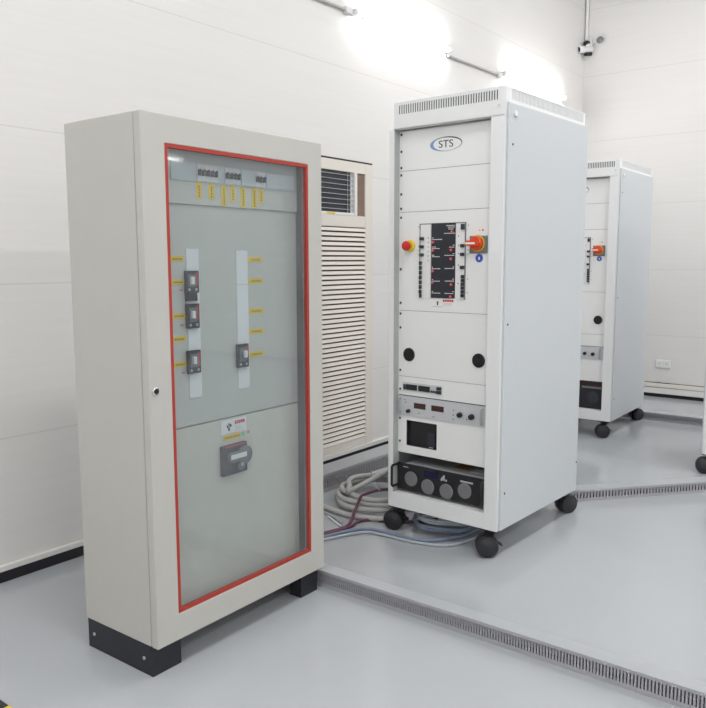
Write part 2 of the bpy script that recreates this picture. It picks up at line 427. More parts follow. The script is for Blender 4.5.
# two breaker columns
b = MB().use('paper').box(.206, .258, PY-.003, PY, .857, 1.3385).build('breaker_strip', A, bev=.0006)
b = MB().use('paper').box(.426, .480, PY-.003, PY, .859, 1.2185).box(.426, .480, PY-.003, PY, 1.2205, 1.335).build('breaker_strip', A, bev=.0006)
CXL, CZL, CDL = -1.43, 1.3, 1.895          # where the sight lines of the survey meet, seen from the mounting plate
def near(x, z, d):
    """a point surveyed on the mounting plate, carried d towards the door"""
    k = (CDL-d)/CDL; return CXL+(x-CXL)*k, CZL+(z-CZL)*k
def nbox(b, m, x0, x1, z0, z1, d0, d1):
    (a, c), (a2, c2) = near(x0, z0, d1), near(x1, z1, d1)
    return b.use(m).box(a, a2, PY-d1, PY-d0, c, c2)
def mccb(x0, x1, z0, z1, tail=False, pulled=False):
    b = MB(); nbox(b, 'charcoal', x0+.002, x1, z0, z1, .003, .014)
    if tail: nbox(b, 'black', x0+.002, x1-.008, z0-.026, z0, .003, .012)
    nbox(b, 'mid', x0+.010, x1-.010, z0+.02, z1-.012, .014, .0155)
    nbox(b, 'redink', x1-.013, x1-.004, z0+.025, z1-.006, .014, .0147)
    for xx in (x0+.013, x1-.012):
        q = near(xx, z0+.011, .014); b.use('grey').cyl((q[0], PY-.014, q[1]), (0, -1, 0), .0048, .001, 12)
    o = b.build('circuit_breaker', A)
    zc = (z0+z1)/2 + .004; xc = (x0+x1)/2 + (.004 if not pulled else .016)
    b = MB(); nbox(b, 'paper', xc-.0055, xc+.0065, zc-.012, zc+.012, .0155, .026)
    lab(b.build('toggle', o, bev=.001), 'white switch toggle')
mccb(.205, .259, 1.198, 1.269, tail=True)
mccb(.206, .258, 1.084, 1.163)
mccb(.205, .259, .937, 1.012)
mccb(.427, .480, .932, 1.013, pulled=True)
for z in (1.307, 1.234, 1.127, 1.054, .973):
    b = MB().use('ylabel').box(.145, .197, PY-.0012, PY, z-.0085, z+.0085).use('ink')
    for k in range(5): b.box(.153+k*.008, .157+k*.008, PY-.0016, PY-.0012, z-.003, z+.002)
    b.build('yellow_label', A)
for z in (1.209, 1.098, .945): MB().use('pink').box(.176, .190, PY-.0012, PY, z-.004, z+.003).build('red_mark', A)
for z, x in ((1.304, .484), (1.230, .484), (1.125, .484), (1.053, .484), (.973, .482)):
    b = MB().use('ylabel').box(x, x+.072, PY-.0012, PY, z-.0085, z+.0085).use('ink')
    for k in range(6): b.box(x+.014+k*.008, x+.018+k*.008, PY-.0016, PY-.0012, z-.003, z+.002)
    b.build('yellow_label', A)
# warning notice and main switch
b = MB().use('paper').box(.340, .460, PY-.0015, PY, .711, .758)
b.use('ink').box(.372, .380, PY-.002, PY-.0015, .720, .731).box(.366, .374, PY-.002, PY-.0015, .731, .741).box(.377, .388, PY-.002, PY-.0015, .733, .743).box(.373, .378, PY-.002, PY-.0015, .742, .747)
b.use('redink')
for k in range(5): b.box(.404+k*.0098, .4118+k*.0098, PY-.002, PY-.0015, .739, .751)
for k in range(4): b.box(.4065+k*.0098, .4095+k*.0098, PY-.0021, PY-.002, .743, .747)
b.use('grey')
for k in range(3): b.box(.404, .448-k*.006, PY-.002, PY-.0015, .718+k*.006, .7195+k*.006)
b.build('warning_notice', A)
b = MB().use('ylabel').box(.350, .430, PY-.0012, PY, .688, .706).use('green').box(.430, .452, PY-.0012, PY, .692, .704).use('ink')
for k in range(8): b.box(.358+k*.009, .362+k*.009, PY-.0016, PY-.0012, .694, .700)
b.build('yellow_label', A)
MB().use('pink').cyl((.470, PY, .700), (0, -1, 0), .006, .001, 12).build('red_mark', A)
b = MB(); nbox(b, 'charcoal', .346, .464, .562, .668, 0, .016)
sw = b.build('main_switch', A, bev=.003)
b = MB(); nbox(b, 'redink', .360, .462, .661, .666, .016, .0168); b.build('red_stripe', sw)
q = near(.455, .621, .024); q2 = near(.392, .622, .024)
b = MB().use('mid').lathe((q[0], PY-.016, q[1]), (0, -1, 0), [(0, 0), (.032, 0), (.032, .010), (.028, .013), (0, .013)], 24)
b.box(q2[0], q[0], PY-.030, PY-.016, q[1]-.016, q[1]+.018)
b.lathe((q2[0], PY-.016, q2[1]), (0, -1, 0), [(0, 0), (.018, 0), (.018, .013), (0, .014)], 20)
b.build('rotary_handle', sw, smooth=True)
b = MB(); nbox(b, 'paper', .386, .462, .614, .631, .030, .0315); b.build('handle_label', sw, bev=.0006)
q = near(.434, .586, .022)
b = MB().use('mid').cyl((q[0], PY-.016, q[1]), (0, -1, 0), .016, .010, 18).use('grey').cyl((q[0], PY-.026, q[1]+.006), (0, -1, 0), .007, .002, 12)
b.build('padlock_boss', sw, smooth=True)

# ------------------------------------------------------------------ equipment racks
YC = -1.5743
def Mz(y, z, d=.04):
    """a point measured at depth 0.02 carried to depth d of the recessed panels"""
    k = (2.8655 + d) / 2.8855
    return (YC + (y-YC)*k, 1.3 + (z-1.3)*k)

def make_rack(loc, yaw, label, variant=0):
    R = thing('equipment_rack', label, 'equipment rack', (*loc, 0), yaw, 'equipment racks')
    Y0, Y1, YL, Dp, ZB, ZT, ZH = 0, .5633, .590, .802, .1266, 2.0046, 1.888
    PX = .040
    b = MB().use('rack')
    b.box(0, .05, Y0, .066, ZB, ZH)                               # right upright
    b.box(0, .05, Y1, YL, ZB, ZH)                                 # left upright
    b.box(0, .04, .066, Y1, ZB, .199)                             # bottom rail
    b.box(.05, Dp, Y0, YL, ZB, ZB+.012)                           # floor plate
    b.box(Dp-.04, Dp, Y0, .04, ZB+.012, ZH).box(Dp-.04, Dp, YL-.04, YL, ZB+.012, ZH)
    b.box(.05, Dp, Y0, YL, ZH-.02, ZH)
    b.build('frame', R, bev=.0015)
    MB().use('rail').box(.003, .046, Y1-.0025, Y1-.0002, .20, ZH-.001).build('reveal_strip', R)  # grey strip over the left upright's inner face
    # head with slotted vents
    b = MB().use('rack')
    v0, v1 = 1.9525, 1.992
    b.box(0, .004, Y0, Y1, ZH, v0).box(0, .004, Y0, Y1, v1, ZT)
    b.box(0, .004, Y0, .036, v0, v1).box(0, .004, .543, Y1, v0, v1)
    n = 41; p = (.543-.036)/n
    for i in range(n): b.box(0, .003, .036+i*p+p*.47, .036+(i+1)*p, v0, v1)
    for ys in ((Y0, Y0+.004), (Y1-.004, Y1)):
        b.box(.004, .79, *ys, ZH, 1.957).box(.004, .79, *ys, 1.999, ZT).box(.004, .055, *ys, 1.957, 1.999).box(.772, .79, *ys, 1.957, 1.999)
        m = 58; q = (.772-.055)/m
        for i in range(m): b.box(.055+i*q+q*.45, .055+(i+1)*q, ys[0]+.0005, ys[1]-.0005, 1.957, 1.999)
    b.box(.786, .79, .004, Y1-.004, ZH, ZT).box(.004, .786, .004, Y1-.004, ZT-.004, ZT)
    b.box(0, .036, .004, Y1, ZH, ZH+.004)
    b.build('vented_head', R)
    MB().use('dark').box(.012, .016, .02, Y1-.02, ZH+.01, ZT-.008).build('vent_shade', R)  # dark sheet standing in for the shaded inside behind the front slots
    MB().use('mid').box(.02, .78, .016, .02, ZH+.01, ZT-.008).build('vent_shade', R)  # grey sheet for the softer shade behind the side slots
    b = MB().use('paper').box(-.001, 0, .020, .050, 1.918, 1.938).use('grey')
    for k in range(3): b.box(-.0014, -.001, .023+k*.005, .025+k*.005, 1.921, 1.935)
    b.build('small_tag', R)
    # side and rear panels
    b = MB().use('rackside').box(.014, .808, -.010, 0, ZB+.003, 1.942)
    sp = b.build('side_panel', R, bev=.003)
    b = MB().use('white').cyl((.068, -.010, 1.900), (0, -1, 0), .013, .005, 18).use('grey').box(.058, .078, -.0165, -.015, 1.886, 1.890)
    b.build('panel_latch', sp, smooth=True)
    for x, z in ((.04, 1.03), (.045, .292), (.795, .277), (.05, 1.775)): MB().use('screw').cyl((x, -.010, z), (0, -1, 0), .005, .002, 10).build('panel_screw', sp)
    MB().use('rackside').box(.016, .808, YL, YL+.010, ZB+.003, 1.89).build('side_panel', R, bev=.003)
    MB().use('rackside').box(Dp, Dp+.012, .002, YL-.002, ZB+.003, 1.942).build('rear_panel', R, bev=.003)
    # blank front panels
    def zz(z): return Mz(0, z)[1]
    ya, yb = .055, Y1-.001
    def front(name, za, zb):
        return MB().use('panel').box(PX, PX+.003, ya, yb, zz(za)+.0008, zz(zb)-.0008).build(name, R, bev=.0006)
    lp = front('blank_panel', 1.703, 1.879); front('blank_panel', 1.519, 1.703); bp = front('breaker_panel', 1.070, 1.519)
    fp = front('fan_panel', .762, 1.070); mp = front('meter_panel', .673, .762)
    MB().use('dark').box(PX+.010, PX+.014, .052, Y1-.002, zz(.665), ZH-.02).build('panel_backing', R)
    # rack screws down the left edge
    for z in (1.865, 1.79, 1.718, 1.685, 1.60, 1.535, 1.495, 1.26, 1.105, 1.055, .99, .79, .70, .56, .45): 
        y = Mz(.535, z)[0]; MB().use('screw').box(PX-.003, PX, y-.004, y+.004, zz(z)-.005, zz(z)+.005).build('rack_screw', R)
    # logo
    cy, cz = Mz(.297, 1.803)
    b = MB(); N = 72
    def ring(a, outer):
        ca, sa = math.cos(a), math.sin(a)
        th = .0022 + .011*max(0, math.cos(a-PI*1.03))**2 + .0045*max(0, math.cos(a-PI*.33))**3
        rx, ry = (.083, .031) if outer else (.083-th*1.3, .031-th*.75)
        return (cy - ca*rx, cz + sa*ry)
    for i in range(N):
        a0, a1 = 2*PI*i/N, 2*PI*(i+1)/N; am = math.degrees((a0+a1)/2)
        b.use('logoblue' if 125 < am < 305 else ('ink' if am < 100 else 'mid'))
        q = [ring(a0, 1), ring(a1, 1), ring(a1, 0), ring(a0, 0)]
        b.plate([(PX, *w) for w in q], (-1, 0, 0), .0008)
    vs, fs = text_mesh('STS', .044)
    b.use('ink').mesh_verts([(PX-.0008-v[2], cy - v[0]*1.16, cz - .001 + v[1]) for v in vs], fs)
    lab(b.build('logo', lp), 'oval blue and black logo reading STS')
    # breaker columns and mimic board
    def bx(mb, y0, y1, z0, z1, d0, d1, m):
        (a, c), (a2, c2) = Mz(y0, z0), Mz(y1, z1)
        mb.use(m).box(PX-d1, PX-d0, a, a2, c, c2); return mb
    for (y0, y1, side) in ((.371, .428, 1), (.190, .237, -1)):
        b = MB(); bx(b, y0, y1, 1.130, 1.463, 0, .003, 'white')
        bx(b, y0 - .002, y1 + .002, 1.460, 1.464, 0, .004, 'mid')
        e0, e1 = (y1-.003, y1+.002) if side > 0 else (y0-.002, y0+.003)
        bx(b, e0, e1, 1.130, 1.463, 0, .0036, 'mid')
        s = bp; col = b.build('breaker_column', R)
        def tg(*a):
            q_ = MB(); bx(q_, *a); q_.build('switch_toggle', col)
        if side > 0:
            for z in (1.397, 1.361, 1.325): tg(y1-.022, y1-.004, z-.007, z+.007, .003, .014, 'charcoal')
            for k in range(7): tg(y1-.012, y1-.002, 1.288-k*.0215-.008, 1.288-k*.0215+.008, .003, .013, 'charcoal')
            tg(y1-.012, y1-.004, 1.134, 1.150, .003, .013, 'charcoal')
            b = MB()
            for z in (1.40, 1.38, 1.36, 1.34, 1.32, 1.30): bx(b, y0+.010, y0+.013, z-.004, z+.004, .003, .0035, 'mid')
        else:
            tg(y0+.004, y0+.018, 1.432, 1.456, .003, .014, 'charcoal')
            for z in (1.363, 1.326, 1.270): tg(y0+.004, y0+.020, z-.007, z+.007, .003, .014, 'charcoal')
            for k in range(6): tg(y0+.003, y0+.015, 1.230-k*.0165-.007, 1.230-k*.0165+.007, .003, .013, 'charcoal')
            b = MB()
            for z in (1.405, 1.365, 1.330, 1.28, 1.20): bx(b, y0+.032, y0+.036, z-.003, z+.003, .003, .0035, 'mid')
        b.build('printed_legend', col)
        b = MB(); yy = y0 - .012 if side < 0 else y1 + .008
        b2 = yy
        for z, m in ((1.45, 'green'), (1.363, 'green'), (1.345, 'green'), (1.326, 'green'), (1.22, 'grey'), (1.16, 'grey')):
            bx(b, yy-.003, yy+.002, z-.003, z+.003, 0, .0008, m)
        b.build('column_mark', col)
    b = MB(); bx(b, .241, .366, 1.133, 1.464, 0, .004, 'board'); mimic = b.build('mimic_board', R)
    b = MB()
    def dash(y0, y1, z, h=.003, m='white'): bx(b, y0, y1, z-h/2, z+h/2, .004, .0046, m)
    def pix(x, y): # crop pixels on the board -> face coordinates
        return (.367 - (x-268)/(424-268)*.126, 1.4635 - (y-85)/(566-85)*.332)
    for (x0, x1, y) in ((275, 285, 178), (275, 340, 188), (274, 300, 236), (274, 325, 246), (274, 290, 288), (274, 325, 298), (274, 282, 365), (274, 330, 375), (274, 284, 445), (274, 328, 455), (274, 284, 522), (274, 332, 532),
                        (352, 424, 151), (365, 420, 102), (375, 420, 112), (378, 412, 124), (408, 420, 226), (385, 420, 238), (408, 420, 280), (355, 420, 290), (408, 420, 363), (357, 420, 373), (408, 418, 440), (360, 420, 453), (408, 420, 520), (358, 416, 532)):
        p0, p1 = pix(x1, y), pix(x0, y)
        # broken strokes stand for the tiny legends
        L_ = p1[0]-p0[0]; k = max(1, int(L_/.006))
        for i in range(k): dash(p0[0]+L_*i/k, p0[0]+L_*(i+.8)/k, p0[1])
    b.build('printed_legend', mimic)
    for (x, y) in ((281, 205), (281, 258), (281, 390), (279, 465), (404, 140), (399, 256), (399, 312), (403, 475), (400, 552)):
        py, pz = pix(x, y); q = Mz(py, pz)
        MB().use('redp').lathe((PX-.004, *q), (-1, 0, 0), [(0, 0), (.0068, 0), (.0068, .003), (.004, .0045), (0, .005)], 14, ['led', 'led', 'led', 'pink']).build('indicator_lamp', mimic, smooth=True)
    # notice under the board
    b = MB(); bx(b, .240, .362, 1.090, 1.1305, 0, .001, 'paper')
    bx(b, .327, .334, 1.1005, 1.110, .001, .0015, 'ink'); bx(b, .325, .336, 1.110, 1.118, .001, .0015, 'mid')
    for k in range(5): bx(b, .303-.0115*(k+1)+.002, .303-.0115*k, 1.117, 1.127, .001, .0015, 'redink')
    for k in range(3): bx(b, .255, .303, 1.100+k*.005, 1.1012+k*.005, .001, .0015, 'grey')
    for k in range(6): bx(b, .305+k*.009, .311+k*.009, 1.0925, 1.0955, .001, .0015, 'grey')
    lab(b.build('warning_notice', R), 'white notice with red print')
    # emergency stop
    q = Mz(.482, 1.366)
    es = MB().use('yellow').lathe((PX, *q), (-1, 0, 0), [(0, 0), (.0265, 0), (.0265, .010), (.023, .014), (0, .014)], 26).build('emergency_stop', R, smooth=True)
    lab(MB().use('redp').lathe((PX-.014, *q), (-1, 0, 0), [(.012, 0), (.012, .012), (.020, .015), (.0225, .021), (.020, .028), (.012, .031), (0, .032)], 26).build('button', es, smooth=True), 'red mushroom push button')
    # rotary isolator
    b = MB(); bx(b, .081, .168, 1.329, 1.404, 0, .006, 'mid'); iso = b.build('isolator_switch', R, bev=.002)
    q = Mz(.128, 1.372)
    MB().use('yellow').lathe((PX-.006, *q), (-1, 0, 0), [(0, 0), (.036, 0), (.036, .003), (0, .003)], 28).build('yellow_ring', iso, smooth=True)
    b = MB().use('orange').lathe((PX-.009, *q), (-1, 0, 0), [(0, 0), (.031, 0), (.031, .016), (.027, .020), (0, .020)], 28)
    b.box(PX-.046, PX-.029, q[0]-.026, q[0]+.036, q[1]-.010, q[1]+.012)
    b.build('rotary_knob', iso, smooth=True)
    MB().use('paper').box(PX-.0468, PX-.046, q[0]-.010, q[0]+.036, q[1]-.004, q[1]+.004).build('pointer_mark', iso)
    q = Mz(.1215, 1.3095)
    b = MB().use('blue').cyl((PX, *q), (-1, 0, 0), .0185, .001, 24).use('paper')
    b.box(PX-.0016, PX-.001, q[0]-.0036, q[0]+.0036, q[1]-.007, q[1]+.000)
    for k, h in enumerate((.008, .011, .009)): b.box(PX-.0016, PX-.001, q[0]-.0036+k*.0026, q[0]-.0017+k*.0026, q[1], q[1]+h-.004)
    lab(b.build('hand_sticker', R), 'round blue sticker with a white hand')
    q = Mz(.106, 1.428); MB().use('redp').cyl((PX, *q), (-1, 0, 0), .004, .002, 12).build('red_mark', R)
    q = Mz(.121, 1.428); MB().use('pink').cyl((PX, *q), (-1, 0, 0), .003, .002, 12).build('red_mark', R)
    # round fan grilles
    for (y, z) in ((.485, .866), (.115, .868)):
        q = Mz(y, z)
        b = MB().use('black').lathe((PX, *q), (-1, 0, 0), [(0, 0), (.0315, 0), (.0315, .004), (.027, .006), (.0255, .004), (.024, .004), (0, .004)], 30)
        for r in (.007, .014, .021): b.lathe((PX-.004, *q), (-1, 0, 0), [(r-.0015, 0), (r-.0015, .002), (r+.0015, .002), (r+.0015, 0)], 24)
        b.box(PX-.0065, PX-.004, q[0]-.0015, q[0]+.0015, q[1]-.025, q[1]+.025).box(PX-.0065, PX-.004, q[0]-.025, q[0]+.025, q[1]-.0015, q[1]+.0015)
        b.build('round_vent', fp, smooth=True)
    # meter strip
    b = MB(); bx(b, .301, .519, .695, .7355, 0, .003, 'silver'); ms = b.build('meter_strip', R)
    for (y0, y1) in ((.437, .500), (.366, .430)):
        b = MB(); bx(b, y0, y1, .7005, .7265, .003, .0045, 'black'); b.build('meter_display', ms)
    b = MB(); bx(b, .502, .515, .700, .725, .003, .0045, 'charcoal')
    for k in range(3): bx(b, .331+k*.011, .338+k*.011, .7015, .7105, .003, .007, 'black')
    bx(b, .304, .327, .698, .713, .003, .010, 'charcoal'); bx(b, .304, .327, .7165, .730, .003, .010, 'charcoal')
    b.build('terminal', ms)
    # silver power supply
    za, zb = zz(.5765), zz(.6695)
    ps = MB().use('silver').box(PX-.004, PX+.004, ya, yb, za, zb).use('grey').box(PX+.004, PX+.42, ya+.01, yb-.01, za+.002, zb-.002).build('power_supply', R, bev=.0008)
    PS = PX-.004
    for (y0, y1, z0, z1) in ((.388, .453, .617, .643), (.289, .356, .617, .643)):
        b = MB(); bx(b, y0, y1, z0, z1, .004, .0052, 'display')
        lab(b.build('red_display', ps), 'dark red number display')
    for (y, z, r) in ((.202, .6175, .0125), (.142, .616, .0135), (.482, .601, .009)):
        q = Mz(y, z); MB().use('black').lathe((PS, *q), (-1, 0, 0), [(0, 0), (r, 0), (r*.92, .014), (r*.8, .016), (0, .016)], 20).build('knob', ps, smooth=True)
    b = MB()
    for (y, z) in ((.238, .634), (.238, .612), (.238, .592), (.425, .597), (.168, .601), (.345, .590), (.505, .652), (.500, .64)):
        q = Mz(y, z); b.use('charcoal').cyl((PS, *q), (-1, 0, 0), .003, .001, 10)
    b.build('small_mark', ps)
    for y in (.090, .530):
        y1, z1 = Mz(y, .655); _, z0 = Mz(y, .590)
        b = MB().use('steel').tube([(PS, y1, z0), (PS-.011, y1, z0), (PS-.014, y1, z0+.006), (PS-.014, y1, z1-.006), (PS-.011, y1, z1), (PS, y1, z1)], .0045, 8)
        b.build('handle', ps, smooth=True)
    # lower blank panel with a cut-out
    w0, w1, h0, h1 = (.328, .499, .434, .5555)
    b = MB()
    if variant == 0:
        for (y0, y1, z0, z1) in ((.03, w0, .397, .5755), (w1, .56, .397, .5755), (w0, w1, .397, h0), (w0, w1, h1, .5755)): 
            (a, c), (a2, c2) = Mz(y0, z0), Mz(y1, z1); b.use('panel').box(PX, PX+.003, max(a, ya), min(a2, yb), c, c2)
        b.build('lower_panel', R)
        (a, c), (a2, c2) = Mz(w0, h0), Mz(w1, h1)
        b = MB().use('black').box(PX+.020, PX+.023, a-.01, a2+.02, c-.01, c2+.01).box(PX+.003, PX+.020, a2, a2+.003, c, c2).box(PX+.003, PX+.020, a, a2, c-.003, c)
        b.use('charcoal').box(PX+.014, PX+.020, a+.02, a+.06, c+.01, c2-.05).use('grey').box(PX+.010, PX+.02, a+.03, a+.05, c+.003, c+.006)
        b.build('recessed_window', R)
    else:
        front('lower_panel', .415, .5755)
    # bottom bay
    k = (2.8655+.03)/2.8655
    def I(y, z): return (YC+(y-YC)*k, 1.3+(z-1.3)*k)
    MB().use('rack').box(.04, .70, .02, Y1, .185, .199).build('shelf', R)
    if variant == 0:
        (y0, z0), (y1, z1) = I(.055, .222), I(.523, .352)
        z0 = .213
        inv = MB().use('grey').box(.034, .60, y0, y1-.02, z0, z1-.004).build('inverter', R, bev=.002)
        b = MB().use('black').box(.028, .034, .045, y1+.01, z0, z1).build('fascia', inv, bev=.002)
        for (y, z) in ((.453, .283), (.359, .262), (.258, .260), (.161, .281)):
            q = I(y, z)
            b = MB().use('fan').lathe((.028, *q), (-1, 0, 0), [(0, 0), (.0355, 0), (.0355, .003), (.033, .005), (0, .005)], 30)
            for j in range(-3, 4):
                hw = math.sqrt(.033**2-(j*.009)**2); b.use('mid').box(.0222, .0232, q[0]-hw, q[0]+hw, q[1]+j*.009-.0012, q[1]+j*.009+.0012)
            b.build('round_grille', inv, smooth=True)
        (a, c), (a2, c2) = I(.305, .309), I(.380, .337)
        MB().use('lcd').box(.0265, .028, a, a2, c, c2).build('screen', inv)
        b = MB().use('grey'); q = I(.272, .318)
        for dy, dz in ((0, .010), (0, -.006), (.012, -.008), (-.012, -.008), (0, .002), (.008, .0)): b.cyl((.028, q[0]+dy, q[1]+dz), (-1, 0, 0), .0052, .003, 10)
        b.build('keypad', inv)
        b = MB().use('grey'); q0, q1 = I(.470, .333), I(.500, .337); b.box(.0275, .028, q0[0], q1[0], q0[1], q1[1])
        q0, q1 = I(.120, .318), I(.185, .326); b.box(.0275, .028, q0[0], q1[0], q0[1], q1[1]); b.build('printed_legend', inv)
        for y, dx in ((.5475, -.022), (.075, -.004)):
            b = MB().use('black').tube([(.03, y, .235), (dx, y, .235), (dx-.006, y, .243), (dx-.006, y, .328), (dx, y, .336), (.03, y, .336)], .006, 8)
            b.build('handle', inv, smooth=True)
        b = MB().use('amber').box(.12, .20, .22, .30, z1-.004, z1-.003).use('paper').box(.10, .16, .10, .20, z1-.004, z1-.003); b.build('top_patch', inv)  # amber and white patches on the top deck
    else:
        b = MB().use('black').box(.055, .50, .06, .55, .20, .405)
        inv = b.build('inverter', R)
        MB().use('display').box(.0545, .060, .07, .54, .375, .398).build('red_strip', inv)
        MB().use('charcoal').lathe((.055, .15, .285), (-1, 0, 0), [(0, 0), (.045, 0), (.045, .004), (.03, .006), (.028, .003), (0, .003)], 26).build('round_grille', inv, smooth=True)
        MB().use('mid').box(.053, .055, .09, .235, .352, .366).build('label_strip', inv)
    # castors
    # (plate x, y), wheel centre, axle direction
    spots = (((.045, .05), (.006, .047), (-.80, -.60)), ((.755, .045), (.802, .027), (-.45, -.90)),
             ((.045, .548), (.030, .580), (-.93, -.25)), ((.755, .548), (.790, .560), (-.30, .95)))
    for (x, y), (wx, wy), ax in spots:
        ax = Vector((*ax, 0)).normalized(); f = Vector((-ax.y, ax.x, 0)); c = Vector((wx, wy, .049))
        b = MB().use('black').box(x-.042, x+.042, y-.042, y+.042, ZB-.006, ZB)
        b.lathe((x, y, ZB-.006), (0, 0, -1), [(0, 0), (.024, 0), (.021, .016), (0, .016)], 16)
        top = Vector((x, y, ZB-.02))
        for q in (-.020, -.050):
            o_ = ax*q
            b.plate([c + o_ + f*.013 + Vector((0, 0, -.01)), c + o_ - f*.013 + Vector((0, 0, -.01)), top + o_*.6 - f*.022, top + o_*.6 + f*.022], ax, .003)
        b.box(top.x-.024, top.x+.024, top.y-.024, top.y+.024, ZB-.026, ZB-.018)
        ca = b.build('castor', R)
        MB().use('wheel').lathe(c - ax*.012, ax, [(0, 0), (.046, 0), (.049, .003), (.049, .021), (.046, .026), (.030, .028), (.026, .031), (0, .032)], 32).build('wheel', ca, smooth=True)
        MB().use('wheel').lathe(c - ax*.028, -ax, [(0, 0), (.046, 0), (.049, .003), (.049, .021), (.046, .026), (0, .027)], 32).build('wheel', ca, smooth=True)
        b = MB().use('black'); e = c - ax*.02 + f*.045
        b.plate([e + ax*.016 + Vector((0,0,.012)), e - ax*.016 + Vector((0,0,.012)), e - ax*.016 + f*.022, e + ax*.016 + f*.022], (0, 0, 1), .006)
        b.build('brake_pedal', ca)
    return R
make_rack((2.916, 1.4786), -.0331, 'nearer white equipment rack, full height in view, with a black four-grille unit at its bottom', 0)
make_rack((5.4846, 1.890), .024, 'far white equipment rack half hidden behind the nearer rack, by the right wall', 1)
make_rack((4.90, .53), 0, 'white rack of which only an edge shows at the right side of the photo', 1)

# ------------------------------------------------------------------ cables on the floor
def spline(pts, n=12):
    P_ = [Vector(p) for p in pts]; P_ = [P_[0]*2-P_[1]] + P_ + [P_[-1]*2-P_[-2]]; out = []
    for i in range(1, len(P_)-2):
        a, b_, c, d = P_[i-1:i+3]
        for k in range(n):
            t = k/n; out.append(.5*((2*b_) + (c-a)*t + (2*a-5*b_+4*c-d)*t*t + (3*b_-a-3*c+d)*t**3))
    out.append(P_[-2]); return out
def cable(name, pts, r, m, label, cat='cable', group=None, ribs=False, n=12):
    pts = [(p[0], p[1], (p[2] if len(p) > 2 else 0) + r + .0007) for p in pts]
    return tag(MB().use(m).tube(spline(pts, n), r, 10).build(name, smooth=True), label, cat, group)
def coil(cx, cy, r, turns, rad, a0, z0, rise, m, name, label, tail=None, sx=1):
    pts = []; N = int(turns*16)
    for i in range(N+1):
        a = a0 + 2*PI*i/16
        rr = r + .012*math.sin(i*1.7) - .02*(i/16)
        pts.append((cx + sx*rr*math.cos(a), cy + rr*math.sin(a), z0 + rise*(i/16)))
    if tail: pts += tail
    pts = [(x, y, z + rad + .007) for x, y, z in pts]
    return tag(MB().use(m).tube(spline(pts, 4), rad, 12).build(name, smooth=True), label, 'conduit')
coil(3.31, 2.345, .275, 3.3, .0145, 1.2, 0, .022, 'conduit', 'flexible_conduit', 'thick grey conduit coiled on the floor behind the nearer rack', tail=[(3.60, 2.48, .09), (3.85, 2.54, .06), (4.1, 2.52, .03)])
cable('flexible_conduit', [(3.25, 2.55, .004), (3.29, 2.622, .004), (3.40, 2.672, .004), (3.56, 2.678, .004), (3.80, 2.668), (4.05, 2.62), (4.2, 2.5)], .0145, 'conduit', 'grey conduit lying straight along the foot of the trunking under the louvre', 'conduit')
cable('flexible_conduit', [(2.96, 2.66), (3.0, 2.58), (2.975, 2.45), (2.965, 2.33), (2.995, 2.21), (3.04, 2.12)], .014, 'conduit', 'short grey conduit end curving outside the coil next to the rack', 'conduit')
cable('power_cable', [(2.36, 2.42), (2.52, 2.34), (2.698, 2.275), (2.829, 2.248), (2.90, 2.265, .012), (2.96, 2.292, .036), (3.02, 2.32, .045), (3.08, 2.335, .078), (3.17, 2.30, .092), (3.24, 2.24, .092)], .008, 'purple', 'dark purple cable rising over the grey conduit coil')
cable('power_cable', [(2.36, 2.40), (2.52, 2.325), (2.70, 2.255), (2.851, 2.232), (2.919, 2.245), (2.966, 2.232), (3.0, 2.20), (3.02, 2.14), (3.10, 2.02), (3.2, 1.95)], .008, 'purple', 'dark purple cable lying flat on the floor and passing under the rack')
cable('power_cable', [(2.36, 2.375), (2.60, 2.262), (2.80, 2.195), (2.868, 2.15), (2.885, 2.08), (2.885, 2.0), (2.90, 1.86), (3.0, 1.76), (3.15, 1.72), (3.35, 1.75)], .009, 'bluecab', 'blue grey cable leading from the cabinet under the front of the rack')
cable('power_cable', [(2.36, 2.35), (2.60, 2.238), (2.82, 2.14), (2.852, 2.05), (2.858, 1.95), (2.872, 1.84), (2.935, 1.72), (3.12, 1.67), (3.32, 1.68)], .007, 'greycab', 'thin pale grey cable outermost of the bundle in front of the rack')
def loops(cx, cy, rx, ry, rot, turns, rad, m, label, z):
    pts = []
    for i in range(int(turns*14)+1):
        a = rot + 2*PI*i/14; k = 1 + .05*math.sin(i*2.3)
        pts.append((cx + rx*k*math.cos(a), cy + ry*k*math.sin(a), z + .010*(i/14) + .001*math.sin(i)))
    return cable('power_cable', pts, rad, m, label, n=4)
loops(3.14, 1.87, .15, .155, .2, 2.3, .008, 'bluecab', 'blue grey cable coiled on the floor right under the nearer rack', .019)
loops(3.17, 1.85, .185, .17, 1.4, 1.6, .007, 'greycab', 'pale grey cable coil lying widest under the nearer rack', .062)
cable('power_cable', [(2.92, 2.60), (2.94, 2.52), (2.93, 2.45), (2.91, 2.38), (2.885, 2.325), (2.865, 2.295)], .006, 'greycab', 'short grey cable end left of the conduit coil')
cable('power_cable', [(2.905, 2.42), (2.89, 2.39), (2.865, 2.345), (2.845, 2.305), (2.835, 2.28)], .0045, 'white', 'short thin white cable end on the floor left of the purple cable')
cable('power_cable', [(3.50, 2.58, .075), (3.43, 2.53, .098), (3.36, 2.47, .085), (3.29, 2.405, .075), (3.22, 2.34, .088), (3.17, 2.29, .100)], .0045, 'greycab', 'thin grey cable draped over the grey conduit coil')

